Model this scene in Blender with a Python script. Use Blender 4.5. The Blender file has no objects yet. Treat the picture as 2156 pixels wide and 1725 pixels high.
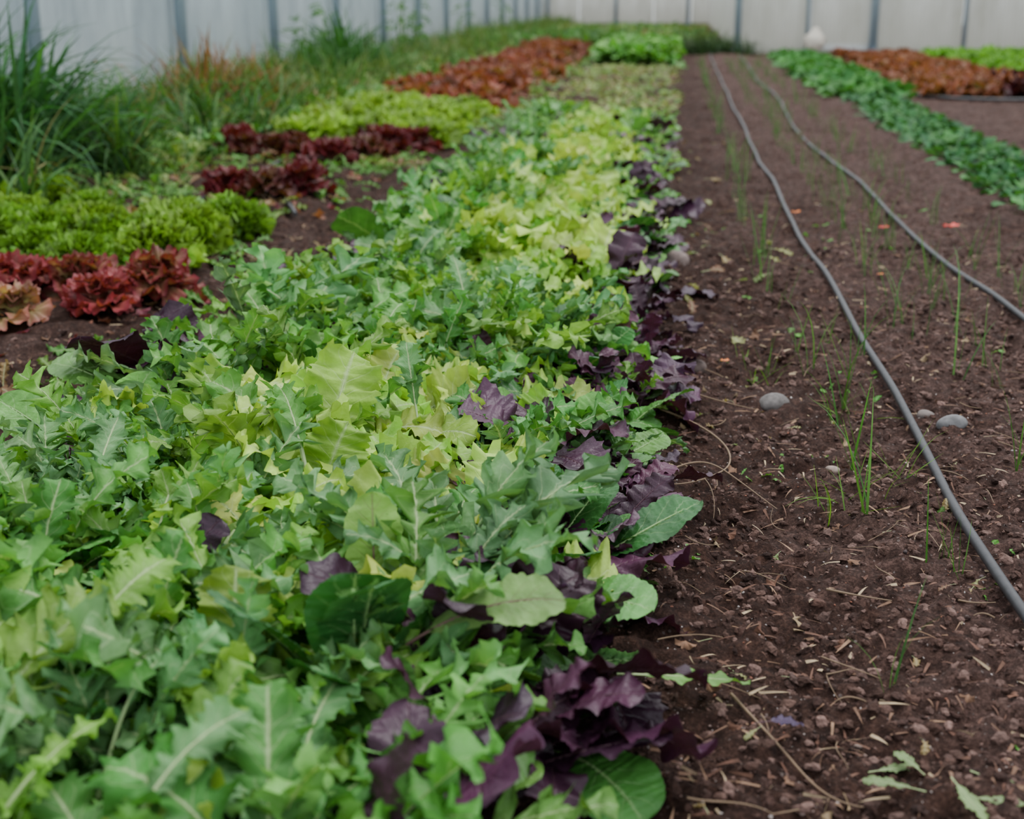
import bpy, bmesh, math, numpy as np
from mathutils import Vector
rng = np.random.default_rng(7)
D2R = math.pi/180
COL = bpy.context.scene.collection

# ------------------------------------------------------------------ helpers
class Tpl:
    def __init__(s, v, loops, tot, t, luv):
        s.v=np.asarray(v,float); s.loops=np.asarray(loops,int); s.tot=np.asarray(tot,int)
        s.t=np.asarray(t,float); s.luv=np.asarray(luv,float)
def join_tpl(a,b):
    return Tpl(np.vstack([a.v,b.v]), np.concatenate([a.loops,b.loops+len(a.v)]),
               np.concatenate([a.tot,b.tot]), np.concatenate([a.t,b.t]), np.vstack([a.luv,b.luv]))
def grid_loops(r,c,wrap=False):
    i=np.arange(r-1)[:,None]; cc = c if wrap else c-1
    j=np.arange(cc)[None,:]; j2=(j+1)%c
    q=np.stack([i*c+j, i*c+j2, (i+1)*c+j2, (i+1)*c+j],-1).reshape(-1)
    return q, np.full((r-1)*cc,4)
class Acc:
    def __init__(s): s.V=[];s.L=[];s.T=[];s.C=[];s.U=[];s.n=0
    def add(s,tp,R,T,S,C1,C2):
        n=len(T)
        if n==0: return
        S=np.asarray(S,float)
        if S.ndim==1: S=np.repeat(S[:,None],3,1)
        v=tp.v[None]*S[:,None,:]
        v=np.einsum('nij,nvj->nvi',R,v)+np.asarray(T)[:,None,:]
        nv=len(tp.v)
        s.V.append(v.reshape(-1,3))
        s.L.append((tp.loops[None]+(np.arange(n)*nv)[:,None]+s.n).reshape(-1))
        s.T.append(np.tile(tp.tot,n))
        t=tp.t[None,:,None]
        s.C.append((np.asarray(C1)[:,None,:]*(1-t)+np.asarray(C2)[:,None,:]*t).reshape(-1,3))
        s.U.append(np.tile(tp.luv,(n,1)))
        s.n+=n*nv
    def build(s,name,mat,smooth=True):
        V=np.vstack(s.V);L=np.concatenate(s.L);T=np.concatenate(s.T);C=np.vstack(s.C);U=np.vstack(s.U)
        return mk(name,V,L,T,mat,smooth,C,U)
def mk(name,V,L,T,mat,smooth=True,C=None,U=None):
    me=bpy.data.meshes.new(name)
    me.vertices.add(len(V)); me.vertices.foreach_set('co',np.ascontiguousarray(V,dtype=np.float32).ravel())
    me.loops.add(len(L)); me.loops.foreach_set('vertex_index',np.ascontiguousarray(L,dtype=np.int32))
    me.polygons.add(len(T)); st=np.concatenate([[0],np.cumsum(T)[:-1]])
    me.polygons.foreach_set('loop_start',np.ascontiguousarray(st,dtype=np.int32))
    me.update(calc_edges=True)
    me.polygons.foreach_set('use_smooth',np.full(len(T),smooth))
    if C is not None:
        a=me.attributes.new('Col','FLOAT_COLOR','POINT')
        a.data.foreach_set('color',np.hstack([C,np.ones((len(C),1))]).astype(np.float32).ravel())
    if U is not None:
        a=me.attributes.new('luv','FLOAT_VECTOR','POINT')
        a.data.foreach_set('vector',U.astype(np.float32).ravel())
    me.validate(); me.update()
    ob=bpy.data.objects.new(name,me); COL.objects.link(ob)
    ob.data.materials.append(mat)
    return ob
def rotm(az,el,ro):
    az=np.asarray(az,float);el=np.asarray(el,float)*np.ones_like(az);ro=np.asarray(ro,float)*np.ones_like(az)
    n=len(az);Z=np.zeros((n,3,3));X=np.zeros((n,3,3));Y=np.zeros((n,3,3))
    Z[:,0,0]=np.cos(az);Z[:,0,1]=-np.sin(az);Z[:,1,0]=np.sin(az);Z[:,1,1]=np.cos(az);Z[:,2,2]=1
    X[:,0,0]=1;X[:,1,1]=np.cos(el);X[:,1,2]=-np.sin(el);X[:,2,1]=np.sin(el);X[:,2,2]=np.cos(el)
    Y[:,1,1]=1;Y[:,0,0]=np.cos(ro);Y[:,0,2]=np.sin(ro);Y[:,2,0]=-np.sin(ro);Y[:,2,2]=np.cos(ro)
    return Z@X@Y
def noise2(x,y,seed=0):
    x=np.asarray(x,float);y=np.asarray(y,float)
    xi=np.floor(x).astype(np.int64);yi=np.floor(y).astype(np.int64)
    xf=x-xi;yf=y-yi;xf=xf*xf*(3-2*xf);yf=yf*yf*(3-2*yf)
    def h(a,b):
        n=(a*374761393+b*668265263+seed*1442695041)&0x7fffffff
        n=((n^(n>>13))*1274126177)&0x7fffffff
        return ((n^(n>>16))&0xffff)/65535.0
    return (h(xi,yi)*(1-xf)+h(xi+1,yi)*xf)*(1-yf)+(h(xi,yi+1)*(1-xf)+h(xi+1,yi+1)*xf)*yf
def ground_z(x,y):
    x=np.asarray(x,float);y=np.asarray(y,float)
    z=0.03*(noise2(x*1.3,y*1.3,1)-.5)+0.028*(noise2(x*5,y*5,2)-.5)
    z=z+0.024*(noise2(x*13+y*3,y*13-x*4,3)-.5)+0.024*(noise2(x*29,y*29,4)-.5)+0.016*(noise2(x*62,y*62,5)-.5)
    z=z-0.015*np.exp(-((x-0.2)/0.12)**2)-0.02*np.exp(-((x+1.33)/0.14)**2)-0.02*np.exp(-((x-1.2)/0.12)**2)
    return z

# ------------------------------------------------------------------ materials
def newmat(name):
    m=bpy.data.materials.new(name);m.use_nodes=True
    nt=m.node_tree;nt.nodes.clear()
    return m,nt,nt.nodes,nt.links
def math_n(nt,op,a,b=None,c=None,clamp=False):
    n=nt.nodes.new('ShaderNodeMath');n.operation=op;n.use_clamp=clamp
    for i,x in enumerate((a,b,c)):
        if x is None: continue
        if isinstance(x,(int,float)): n.inputs[i].default_value=x
        else: nt.links.new(x,n.inputs[i])
    return n.outputs[0]
def mixc(nt,f,a,b,bt='MIX'):
    n=nt.nodes.new('ShaderNodeMix');n.data_type='RGBA';n.blend_type=bt
    for s,x in ((n.inputs[0],f),(n.inputs[6],a),(n.inputs[7],b)):
        if isinstance(x,(int,float)): s.default_value=x
        elif isinstance(x,tuple): s.default_value=(*x,1)
        else: nt.links.new(x,s)
    return n.outputs[2]
def leaf_mat(name,rough=.5,trans=.3,veins=9.,veinamt=.45,pale=(.50,.66,.28),spec=.3,bump=.6,midw=.075):
    m,nt,nd,lk=newmat(name)
    at=nd.new('ShaderNodeAttribute');at.attribute_name='Col'
    lv=nd.new('ShaderNodeAttribute');lv.attribute_name='luv'
    sp=nd.new('ShaderNodeSeparateXYZ');lk.new(lv.outputs['Vector'],sp.inputs[0])
    au=math_n(nt,'ABSOLUTE',sp.outputs[0])
    mid=math_n(nt,'SUBTRACT',1.0,math_n(nt,'DIVIDE',au,midw),clamp=True)
    ph=math_n(nt,'FRACT',math_n(nt,'SUBTRACT',math_n(nt,'MULTIPLY',sp.outputs[1],veins),math_n(nt,'MULTIPLY',au,1.6)))
    d=math_n(nt,'ABSOLUTE',math_n(nt,'SUBTRACT',ph,.5))
    side=math_n(nt,'SUBTRACT',1.0,math_n(nt,'DIVIDE',d,0.08),clamp=True)
    side=math_n(nt,'MULTIPLY',side,math_n(nt,'SUBTRACT',1.0,au,clamp=True))
    vein=math_n(nt,'MAXIMUM',mid,math_n(nt,'MULTIPLY',side,.6))
    vm=math_n(nt,'MULTIPLY',vein,veinamt)
    tc=nd.new('ShaderNodeTexCoord')
    n1=nd.new('ShaderNodeTexNoise');n1.inputs['Scale'].default_value=22;n1.inputs['Detail'].default_value=3
    lk.new(tc.outputs['Object'],n1.inputs['Vector'])
    n2=nd.new('ShaderNodeTexNoise');n2.inputs['Scale'].default_value=110;n2.inputs['Detail'].default_value=2
    lk.new(tc.outputs['Object'],n2.inputs['Vector'])
    mr=nd.new('ShaderNodeMapRange');mr.inputs[1].default_value=.3;mr.inputs[2].default_value=.7;mr.inputs[3].default_value=.68;mr.inputs[4].default_value=1.22
    lk.new(n1.outputs[0],mr.inputs[0])
    cb=nd.new('ShaderNodeCombineColor')
    for i in range(3): lk.new(mr.outputs[0],cb.inputs[i])
    base=mixc(nt,1.0,at.outputs['Color'],cb.outputs[0],'MULTIPLY')
    c=mixc(nt,vm,base,pale)
    c=mixc(nt,math_n(nt,'MULTIPLY',sp.outputs[2],.85),c,pale)
    hb=math_n(nt,'ADD',math_n(nt,'MULTIPLY',vein,-.6),math_n(nt,'MULTIPLY',n2.outputs[0],.9))
    bp=nd.new('ShaderNodeBump');bp.inputs['Strength'].default_value=bump;bp.inputs['Distance'].default_value=.003
    lk.new(hb,bp.inputs['Height'])
    P=nd.new('ShaderNodeBsdfPrincipled');lk.new(c,P.inputs['Base Color'])
    P.inputs['Roughness'].default_value=rough;P.inputs['Specular IOR Level'].default_value=spec
    lk.new(bp.outputs[0],P.inputs['Normal'])
    T=nd.new('ShaderNodeBsdfTranslucent')
    tcx=mixc(nt,1.0,c,(1.12,1.18,.42),'MULTIPLY')
    lk.new(tcx,T.inputs[0])
    M=nd.new('ShaderNodeMixShader');M.inputs[0].default_value=trans
    lk.new(P.outputs[0],M.inputs[1]);lk.new(T.outputs[0],M.inputs[2])
    o=nd.new('ShaderNodeOutputMaterial');lk.new(M.outputs[0],o.inputs[0])
    return m
def attr_mat(name,rough=.85,bumpscale=200,bump=.4):
    m,nt,nd,lk=newmat(name)
    at=nd.new('ShaderNodeAttribute');at.attribute_name='Col'
    tc=nd.new('ShaderNodeTexCoord')
    n1=nd.new('ShaderNodeTexNoise');n1.inputs['Scale'].default_value=bumpscale;n1.inputs['Detail'].default_value=4
    lk.new(tc.outputs['Object'],n1.inputs['Vector'])
    mr=nd.new('ShaderNodeMapRange');mr.inputs[1].default_value=.3;mr.inputs[2].default_value=.7;mr.inputs[3].default_value=.65;mr.inputs[4].default_value=1.3
    lk.new(n1.outputs[0],mr.inputs[0])
    cb=nd.new('ShaderNodeCombineColor')
    for i in range(3): lk.new(mr.outputs[0],cb.inputs[i])
    c=mixc(nt,1.0,at.outputs['Color'],cb.outputs[0],'MULTIPLY')
    bp=nd.new('ShaderNodeBump');bp.inputs['Strength'].default_value=bump;bp.inputs['Distance'].default_value=.003
    lk.new(n1.outputs[0],bp.inputs['Height'])
    P=nd.new('ShaderNodeBsdfPrincipled');lk.new(c,P.inputs['Base Color']);P.inputs['Roughness'].default_value=rough
    P.inputs['Specular IOR Level'].default_value=.25
    lk.new(bp.outputs[0],P.inputs['Normal'])
    o=nd.new('ShaderNodeOutputMaterial');lk.new(P.outputs[0],o.inputs[0])
    return m
def plain(name,col,rough=.5,metal=0.,scale=30,var=.2,bump=0.1):
    m,nt,nd,lk=newmat(name)
    tc=nd.new('ShaderNodeTexCoord')
    n1=nd.new('ShaderNodeTexNoise');n1.inputs['Scale'].default_value=scale;n1.inputs['Detail'].default_value=5
    lk.new(tc.outputs['Object'],n1.inputs['Vector'])
    c=mixc(nt,n1.outputs[0],tuple(x*(1-var) for x in col),tuple(min(1,x*(1+var)) for x in col))
    P=nd.new('ShaderNodeBsdfPrincipled');lk.new(c,P.inputs['Base Color'])
    P.inputs['Roughness'].default_value=rough;P.inputs['Metallic'].default_value=metal
    bp=nd.new('ShaderNodeBump');bp.inputs['Strength'].default_value=bump;bp.inputs['Distance'].default_value=.003
    lk.new(n1.outputs[0],bp.inputs['Height']);lk.new(bp.outputs[0],P.inputs['Normal'])
    o=nd.new('ShaderNodeOutputMaterial');lk.new(P.outputs[0],o.inputs[0])
    return m
def soil_mat():
    m,nt,nd,lk=newmat('soil')
    tc=nd.new('ShaderNodeTexCoord')
    def noi(s,d=6,r=.6):
        n=nd.new('ShaderNodeTexNoise');n.inputs['Scale'].default_value=s;n.inputs['Detail'].default_value=d;n.inputs['Roughness'].default_value=r
        lk.new(tc.outputs['Object'],n.inputs['Vector']);return n.outputs[0]
    a=noi(2.6,4);b=noi(38,8,.75);c=noi(190,5,.75)
    r=nd.new('ShaderNodeValToRGB');r.color_ramp.elements[0].position=.36;r.color_ramp.elements[0].color=(.017,.0075,.0055,1)
    r.color_ramp.elements[1].position=.64;r.color_ramp.elements[1].color=(.215,.122,.096,1)
    e=r.color_ramp.elements.new(.5);e.color=(.070,.036,.027,1)
    s=math_n(nt,'ADD',math_n(nt,'MULTIPLY',b,.55),math_n(nt,'MULTIPLY',c,.45));lk.new(s,r.inputs[0])
    sp=nd.new('ShaderNodeSeparateXYZ');lk.new(tc.outputs['Object'],sp.inputs[0])
    dry=nd.new('ShaderNodeMapRange');dry.inputs[1].default_value=.1;dry.inputs[2].default_value=.6;dry.inputs[3].default_value=-.18;dry.inputs[4].default_value=.14
    lk.new(sp.outputs[0],dry.inputs[0])
    mr=nd.new('ShaderNodeMapRange');mr.inputs[1].default_value=.35;mr.inputs[2].default_value=.65
    lk.new(math_n(nt,'ADD',a,dry.outputs[0]),mr.inputs[0])
    tint=mixc(nt,mr.outputs[0],(.80,.70,.65),(1.55,1.62,1.75))
    col=mixc(nt,1.0,r.outputs[0],tint,'MULTIPLY')
    v=nd.new('ShaderNodeTexVoronoi');v.inputs['Scale'].default_value=120;lk.new(tc.outputs['Object'],v.inputs['Vector'])
    sc=nd.new('ShaderNodeSeparateColor');lk.new(v.outputs['Color'],sc.inputs[0])
    g=math_n(nt,'MULTIPLY',math_n(nt,'GREATER_THAN',sc.outputs[0],.92),math_n(nt,'LESS_THAN',v.outputs['Distance'],.3))
    col=mixc(nt,math_n(nt,'MULTIPLY',g,.45),col,(.42,.34,.32))
    P=nd.new('ShaderNodeBsdfPrincipled');lk.new(col,P.inputs['Base Color']);P.inputs['Roughness'].default_value=.9
    P.inputs['Specular IOR Level'].default_value=.2
    h=math_n(nt,'ADD',math_n(nt,'MULTIPLY',b,1.0),math_n(nt,'MULTIPLY',c,.6))
    bp=nd.new('ShaderNodeBump');bp.inputs['Strength'].default_value=1.;bp.inputs['Distance'].default_value=.024
    lk.new(h,bp.inputs['Height']);lk.new(bp.outputs[0],P.inputs['Normal'])
    o=nd.new('ShaderNodeOutputMaterial');lk.new(P.outputs[0],o.inputs[0])
    return m
def panel_mat(name,col,axis):
    m,nt,nd,lk=newmat(name)
    tc=nd.new('ShaderNodeTexCoord')
    mp=nd.new('ShaderNodeMapping');mp.inputs['Scale'].default_value=(2.5,2.5,.6);lk.new(tc.outputs['Object'],mp.inputs[0])
    n1=nd.new('ShaderNodeTexNoise');n1.inputs['Scale'].default_value=1.6;n1.inputs['Detail'].default_value=8;n1.inputs['Roughness'].default_value=.7
    lk.new(mp.outputs[0],n1.inputs['Vector'])
    w=nd.new('ShaderNodeTexWave');w.bands_direction=axis;w.inputs['Scale'].default_value=5.0;w.inputs['Distortion'].default_value=0
    lk.new(tc.outputs['Object'],w.inputs['Vector'])
    mrr=nd.new('ShaderNodeMapRange');mrr.inputs[1].default_value=.35;mrr.inputs[2].default_value=.65;lk.new(n1.outputs[0],mrr.inputs[0])
    c=mixc(nt,mrr.outputs[0],tuple(x*.74 for x in col),tuple(min(.98,x*1.15) for x in col))
    c=mixc(nt,math_n(nt,'MULTIPLY',w.outputs[0],.18),c,tuple(x*.6 for x in col))
    sp=nd.new('ShaderNodeSeparateXYZ');lk.new(tc.outputs['Object'],sp.inputs[0])
    mr=nd.new('ShaderNodeMapRange');mr.inputs[1].default_value=1.1;mr.inputs[2].default_value=0.;mr.inputs[3].default_value=0;mr.inputs[4].default_value=.6
    lk.new(sp.outputs[2],mr.inputs[0])
    gr=math_n(nt,'MULTIPLY',mr.outputs[0],math_n(nt,'MULTIPLY',mrr.outputs[0],.9),clamp=True)
    c=mixc(nt,gr,c,(.5,.48,.36))
    D=nd.new('ShaderNodeBsdfPrincipled');lk.new(c,D.inputs['Base Color']);D.inputs['Roughness'].default_value=.45
    bp=nd.new('ShaderNodeBump');bp.inputs['Strength'].default_value=.2;bp.inputs['Distance'].default_value=.01
    lk.new(w.outputs[0],bp.inputs['Height']);lk.new(bp.outputs[0],D.inputs['Normal'])
    T=nd.new('ShaderNodeBsdfTranslucent');lk.new(c,T.inputs[0])
    M=nd.new('ShaderNodeMixShader');M.inputs[0].default_value=.5
    lk.new(D.outputs[0],M.inputs[1]);lk.new(T.outputs[0],M.inputs[2])
    o=nd.new('ShaderNodeOutputMaterial');lk.new(M.outputs[0],o.inputs[0])
    return m

# ------------------------------------------------------------------ leaf templates
def bend_frame(s,L,droop,start=0.0,power=1.3):
    x=np.linspace(0,1,200); ang=-droop*np.clip((x-start)/(1-start),0,1)**power
    dy=np.cos(ang);dz=np.sin(ang)
    Y=np.concatenate([[0],np.cumsum((dy[1:]+dy[:-1])/2)])/199*L
    Z=np.concatenate([[0],np.cumsum((dz[1:]+dz[:-1])/2)])/199*L
    q=np.clip(s/L,0,1)
    a=np.interp(q,x,ang)
    return np.interp(q,x,Y),np.interp(q,x,Z),a
def leaf_tpl(rp=4,rb=28,cols=7,L=1.,W=.3,pet=.35,a=.6,cc=3.,lobes=7,depth=.4,fwd=.5,droop=1.2,ruf=.15,rf=4,fold=.2,
             stem=True,seed=0,pw=.02,jit=.12,start=.15,fine=0.,sway=.12,stemr=1.):
    r=np.random.default_rng(seed)
    v=np.concatenate([np.linspace(0,pet,rp,endpoint=False),np.linspace(pet,1,rb)])
    b=np.clip((v-pet)/(1-pet),0,1)
    w=(b**a)*(np.clip(1-b**cc,0,1))**.55
    w=w/max(w.max(),1e-6)*W
    u=np.linspace(-1,1,cols);n=len(v)
    ph=b*lobes
    wl=[];fl=[]
    for side in range(2):
        off=r.uniform(-.25,.25)
        f=(ph+off)%1
        saw=np.where(f<.65,1-f/.65,(f-.65)/.35)
        k=np.floor(ph+off).astype(int)
        mag=r.uniform(.4,1.35,lobes+3)[np.clip(k,0,lobes+2)]
        ww=w*(1-np.clip(depth*saw*mag,0,.9))*(1+jit*r.uniform(-1,1,n)*(b>0))
        i=np.arange(n)
        ff=fine*np.array([0,.6,1.])[(i+side)%3]*(b>0)*r.uniform(.5,1.3,n)
        wl.append(np.maximum(ww,pw*.5*(1-b*.8)));fl.append(ff)
    W2=np.where(u[None,:]<0,wl[0][:,None],wl[1][:,None])
    F2=np.where(u[None,:]<0,fl[0][:,None],fl[1][:,None])
    au=np.abs(u)[None,:]
    x=u[None,:]*W2*(1-F2*(au>.9))
    tip=(1-b)[:,None]
    dy=fwd*au*W2*(.3+.7*tip)
    p1,p2=r.uniform(0,6.28,2)
    phs=np.where(u[None,:]<0,p1,p2)
    z=ruf*W*au**1.5*(np.sin(2*math.pi*rf*b[:,None]+phs)+.45*np.sin(2*math.pi*rf*2.3*b[:,None]+phs*3))*(b[:,None]>0)*np.minimum(1,b[:,None]*5)
    z=z+fold*np.abs(x)*(1-.3*au)+.03*W*r.uniform(-1,1,(n,cols))*(b[:,None]>0)
    Y,Z,A=bend_frame(v*L,L,droop,start)
    A=A[:,None]
    tw=r.normal(0,.35)*b[:,None]
    x,z=x*np.cos(tw)-z*np.sin(tw),x*np.sin(tw)+z*np.cos(tw)
    vx=x+ (r.uniform(-sway,sway)*L)*(v[:,None]**2)
    vy=Y[:,None]+np.cos(A)*dy-np.sin(A)*z
    vz=Z[:,None]+np.sin(A)*dy+np.cos(A)*z
    V=np.stack([vx,vy,vz],-1).reshape(-1,3)
    lo,to=grid_loops(n,cols)
    luv=np.stack([np.repeat(u[None],n,0),np.repeat(b[:,None],cols,1),np.repeat((b<=0.0)[:,None]*1.,cols,1)],-1).reshape(-1,3)
    t=np.repeat(b[:,None],cols,1).reshape(-1)
    T=Tpl(V,lo,to,t,luv)
    if stem:
        m=int(n*.85);k=5
        rad=pw*.55*stemr*(1-v[:m]/.9*.85)
        an=np.arange(k)/k*2*math.pi
        cx=vx[:m,cols//2]
        sx=cx[:,None]+rad[:,None]*np.cos(an)[None]
        zz=rad[:,None]*np.sin(an)[None]-rad[:,None]*.15
        sy=Y[:m,None]-np.sin(A[:m])*zz; sz=Z[:m,None]+np.cos(A[:m])*zz
        SV=np.stack([sx,sy,sz],-1).reshape(-1,3)
        lo,to=grid_loops(m,k,True)
        sl=np.zeros((m*k,3));sl[:,1]=np.repeat(b[:m],k);sl[:,2]=1.
        T=join_tpl(T,Tpl(SV,lo,to,np.zeros(m*k),sl))
    return T
def frill_tpl(rr=7,cc=25,L=1.,half=1.15,k=7,amp=.2,droop=.9,seed=0,cup=.25,jag=.08,narrow=.35):
    r=np.random.default_rng(seed)
    q=np.linspace(0.02,1,rr)[:,None];th=np.linspace(-half,half,cc)[None,:]
    edge=1+jag*r.uniform(-1,1,(1,cc))
    rad=q*np.where(q>.8,edge,1)
    wid=narrow+(1-narrow)*q
    x=np.sin(th*wid)*rad*.85; s=np.cos(th*wid)*rad
    p=r.uniform(0,6.28)
    z=amp*q**2.2*(np.sin(k*th+p)+.5*np.sin(k*2.3*th+p*2))+cup*x*x+0*th
    x=x+amp*.35*q**3*np.cos(k*1.1*th+p)
    Y,Z,A=bend_frame(s,1.,droop,.2,1.2)
    vy=Y-np.sin(A)*z;vz=Z+np.cos(A)*z
    V=np.stack([x,vy,vz],-1).reshape(-1,3)*L
    lo,to=grid_loops(rr,cc)
    luv=np.stack([th/half*np.ones_like(q),q*np.ones_like(th),np.clip(.5-q*1.6,0,1)*np.ones_like(th)],-1).reshape(-1,3)
    t=(np.clip(q*1.15-.15,0,1)**1.3*np.ones_like(th)).reshape(-1)
    return Tpl(V,lo,to,t,luv)
def blade_tpl(rows=7,w=.02,droop=1.,seed=0):
    v=np.linspace(0,1,rows);u=np.array([-1,0,1.])
    ww=w*(1-v**2)*.95+w*.03
    Y,Z,A=bend_frame(v,1.,droop,.1,1.6)
    x=u[None]*ww[:,None];z=.5*np.abs(x)
    V=np.stack([x,Y[:,None]-np.sin(A[:,None])*z,Z[:,None]+np.cos(A[:,None])*z],-1).reshape(-1,3)
    lo,to=grid_loops(rows,3)
    luv=np.stack([np.repeat(u[None],rows,0)*.5+.3,np.repeat(v[:,None],3,1),np.zeros((rows,3))],-1).reshape(-1,3)
    return Tpl(V,lo,to,np.repeat(v,3),luv)
def variants(fn,n,res,**base):
    out=[]
    for i in range(n):
        k=dict(base)
        k['droop']=base.get('droop',1.2)*rng.uniform(.3,1.55)
        for nm in('ruf','depth','W','amp'):
            if nm in k:k[nm]*=rng.uniform(.72,1.28)
        k.update(res)
        out.append(fn(seed=int(rng.integers(1e6)),**k))
    return out
HI=dict(rp=4,rb=55,cols=9);MD=dict(rp=3,rb=22,cols=5,stem=False);LO=dict(rp=2,rb=9,cols=3,stem=False)
SP={}
def species(name,n=10,**k):
    SP[name]=[variants(leaf_tpl,n,HI,**k),variants(leaf_tpl,n,MD,**k),variants(leaf_tpl,6,LO,**k)]
species('mustard',24,W=.175,pet=.32,a=.45,cc=4.5,lobes=6,depth=.42,fwd=.55,droop=1.1,ruf=.36,rf=3.5,fold=.2,pw=.020,fine=.34)
species('broad',20,W=.22,pet=.26,a=.42,cc=5,lobes=4,depth=.09,fwd=.20,droop=1.15,ruf=.30,rf=4.5,fold=.12,pw=.024,fine=.14,jit=.05)
species('mizuna',18,W=.18,pet=.32,a=.3,cc=2.6,lobes=8,depth=.98,fwd=.9,droop=1.2,ruf=.25,rf=3,fold=.1,pw=.013,fine=.4)
species('pak',10,W=.24,pet=.36,a=.5,cc=3.2,lobes=1,depth=0.,fwd=.1,droop=.9,ruf=.05,rf=1.5,fold=.10,pw=.030,jit=.0)
species('purple',10,W=.22,pet=.32,a=.5,cc=3.2,lobes=9,depth=.10,fwd=.2,droop=1.0,ruf=.16,rf=3,fold=.12,pw=.02,jit=.03)
FR=[variants(frill_tpl,10,dict(rr=8,cc=41),droop=.9,amp=.15,k=9),variants(frill_tpl,8,dict(rr=6,cc=19),droop=.9,amp=.16,k=6),variants(frill_tpl,6,dict(rr=4,cc=9),droop=.9,amp=.15,k=4)]
FF=[variants(frill_tpl,10,dict(rr=8,cc=61,jag=.22),droop=.7,amp=.16,k=17),FR[1],FR[2]]
BL=[blade_tpl(8,.020,d) for d in (.3,.8,1.3,1.9,2.4)]
ON=[blade_tpl(6,.010,d) for d in (.05,.25,.5,.9)]

def lod(y): return 0 if y<3.9 else (1 if y<8 else 2)
def emit(acc,tpls,P,az,el,ro,S,C1,C2,dist=None):
    P=np.asarray(P);n=len(P)
    lods=np.array([lod(y) for y in P[:,1]]) if dist is None else np.full(n,dist)
    for l in range(3):
        tl=tpls[l]
        pick=rng.integers(0,len(tl),n)
        for i,t in enumerate(tl):
            m=(lods==l)&(pick==i)
            if m.any(): acc.add(t,rotm(az[m],el[m],ro[m]),P[m],S[m],C1[m],C2[m])
def plants(acc,tpls,centers,nl,size,elr,cols,colw=None,spread=.01,ro=.35,c2mul=1.,sizes=None,cjit=.16,zoff=-.01):
    Pn=len(centers)
    if Pn==0:return
    k=rng.integers(nl[0],nl[1]+1,Pn)
    idx=np.repeat(np.arange(Pn),k);n=len(idx)
    order=np.concatenate([np.arange(a)/max(a-1,1) for a in k])
    c=np.asarray(centers)[idx]+rng.normal(0,spread,(n,2))
    P=np.column_stack([c,ground_z(c[:,0],c[:,1])+zoff])
    az=rng.uniform(0,6.283,Pn)[idx]+order*k[idx]*2.4+rng.normal(0,.3,n)
    el=(elr[1]+(elr[0]-elr[1])*order+rng.normal(0,.14,n))
    S=size*rng.uniform(.7,1.25,n)*(.75+.35*order)
    if sizes is not None:S=S*np.asarray(sizes)[idx]
    cols=np.asarray(cols,float)
    pi=rng.choice(len(cols),Pn,p=colw)[idx]
    C=cols[pi]*(1+rng.normal(0,cjit,(n,1)))*(1+rng.normal(0,.06,(n,3)))
    C=np.clip(C,.005,.9)
    emit(acc,tpls,P,az,el,rng.normal(0,ro,n),S,C,np.clip(C*c2mul,0,.95))
def scatter(x0,x1,y0,y1,dens):
    n=int((x1-x0)*(y1-y0)*dens)
    return np.column_stack([rng.uniform(x0,x1,n),rng.uniform(y0,y1,n)])
def jgrid(x0,x1,y0,y1,s,j=.35):
    xs=np.arange(x0,x1+1e-6,s);ys=np.arange(y0,y1,s)
    X,Y=np.meshgrid(xs,ys);p=np.column_stack([X.ravel(),Y.ravel()])
    return p+rng.uniform(-j*s,j*s,p.shape)

YG=(.35,.55,.075);YG2=(.28,.49,.065);YG3=(.45,.62,.12)
GR=(.07,.235,.045);GR2=(.125,.33,.065);CO=(.135,.31,.11);GY=(.19,.395,.06)
DG=(.036,.15,.033);PU=(.042,.011,.031);PU2=(.068,.018,.047)
m_green=leaf_mat('brassica_leaf',rough=.5,trans=.26,veinamt=.7,pale=(.54,.66,.35),midw=.09)
m_pak=leaf_mat('pak_choi_leaf',rough=.42,trans=.18,veins=6,veinamt=.55,pale=(.38,.58,.24),spec=.4)
m_spin=leaf_mat('spinach_leaf',rough=.6,trans=.2,veins=6,veinamt=.25,pale=(.25,.45,.2),spec=.2)
m_purple=leaf_mat('purple_leaf',rough=.42,trans=.12,veins=7,veinamt=.35,pale=(.13,.06,.08),spec=.4)
m_lett=leaf_mat('lettuce_leaf',rough=.45,trans=.3,veins=0.01,veinamt=.12,pale=(.55,.42,.28))
m_grass=leaf_mat('grass_blade',rough=.55,trans=.3,veins=0.01,veinamt=0.)
m_violetrib=leaf_mat('violet_ribbed_leaf',rough=.5,trans=.28,veins=9,veinamt=.6,pale=(.28,.14,.15),midw=.06)

# ------------------------------------------------------------------ main bed
mus,miz,pak,pur=Acc(),Acc(),Acc(),Acc()
C=np.vstack([jgrid(-1.04,-.09,.55,3.9,.092,.45),jgrid(-1.04,-.07,3.9,9.7,.097,.45)])
lim=-1.04+.16*np.clip((C[:,1]-2.6)/1.2,0,1)
rlim=-.07-.07*np.clip((1.9-C[:,1])/.5,0,1)
C=C[(C[:,0]>lim-.03)&(C[:,0]<rlim)]
X=C[:,0];Y=C[:,1];lim=-1.04+.16*np.clip((Y-2.6)/1.2,0,1)
r=rng.random(len(C))
patch=noise2(X*3.2,Y*2.2,11)
yel=np.exp(-((X+.46-.05*np.sin(Y*2))/.16)**2)*.78*np.clip((Y-1.1)/.7,.12,1)+np.clip((patch-.6)*1.6,0,.45)*np.clip((Y-.9)/1.,.2,1)+np.clip((Y-4.)/8,0,.45)*(X>-.75)
edgeR=X>-.27; edgeL=X<lim+.10
isY=(~edgeR)&(~edgeL)&(r<yel)
rest=(~isY)
r2=rng.random(len(C))
p_pak=rest&((edgeR&(r2<.45))|(edgeL&(r2<.3))|(~edgeR&~edgeL&(r2<.05)))
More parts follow.
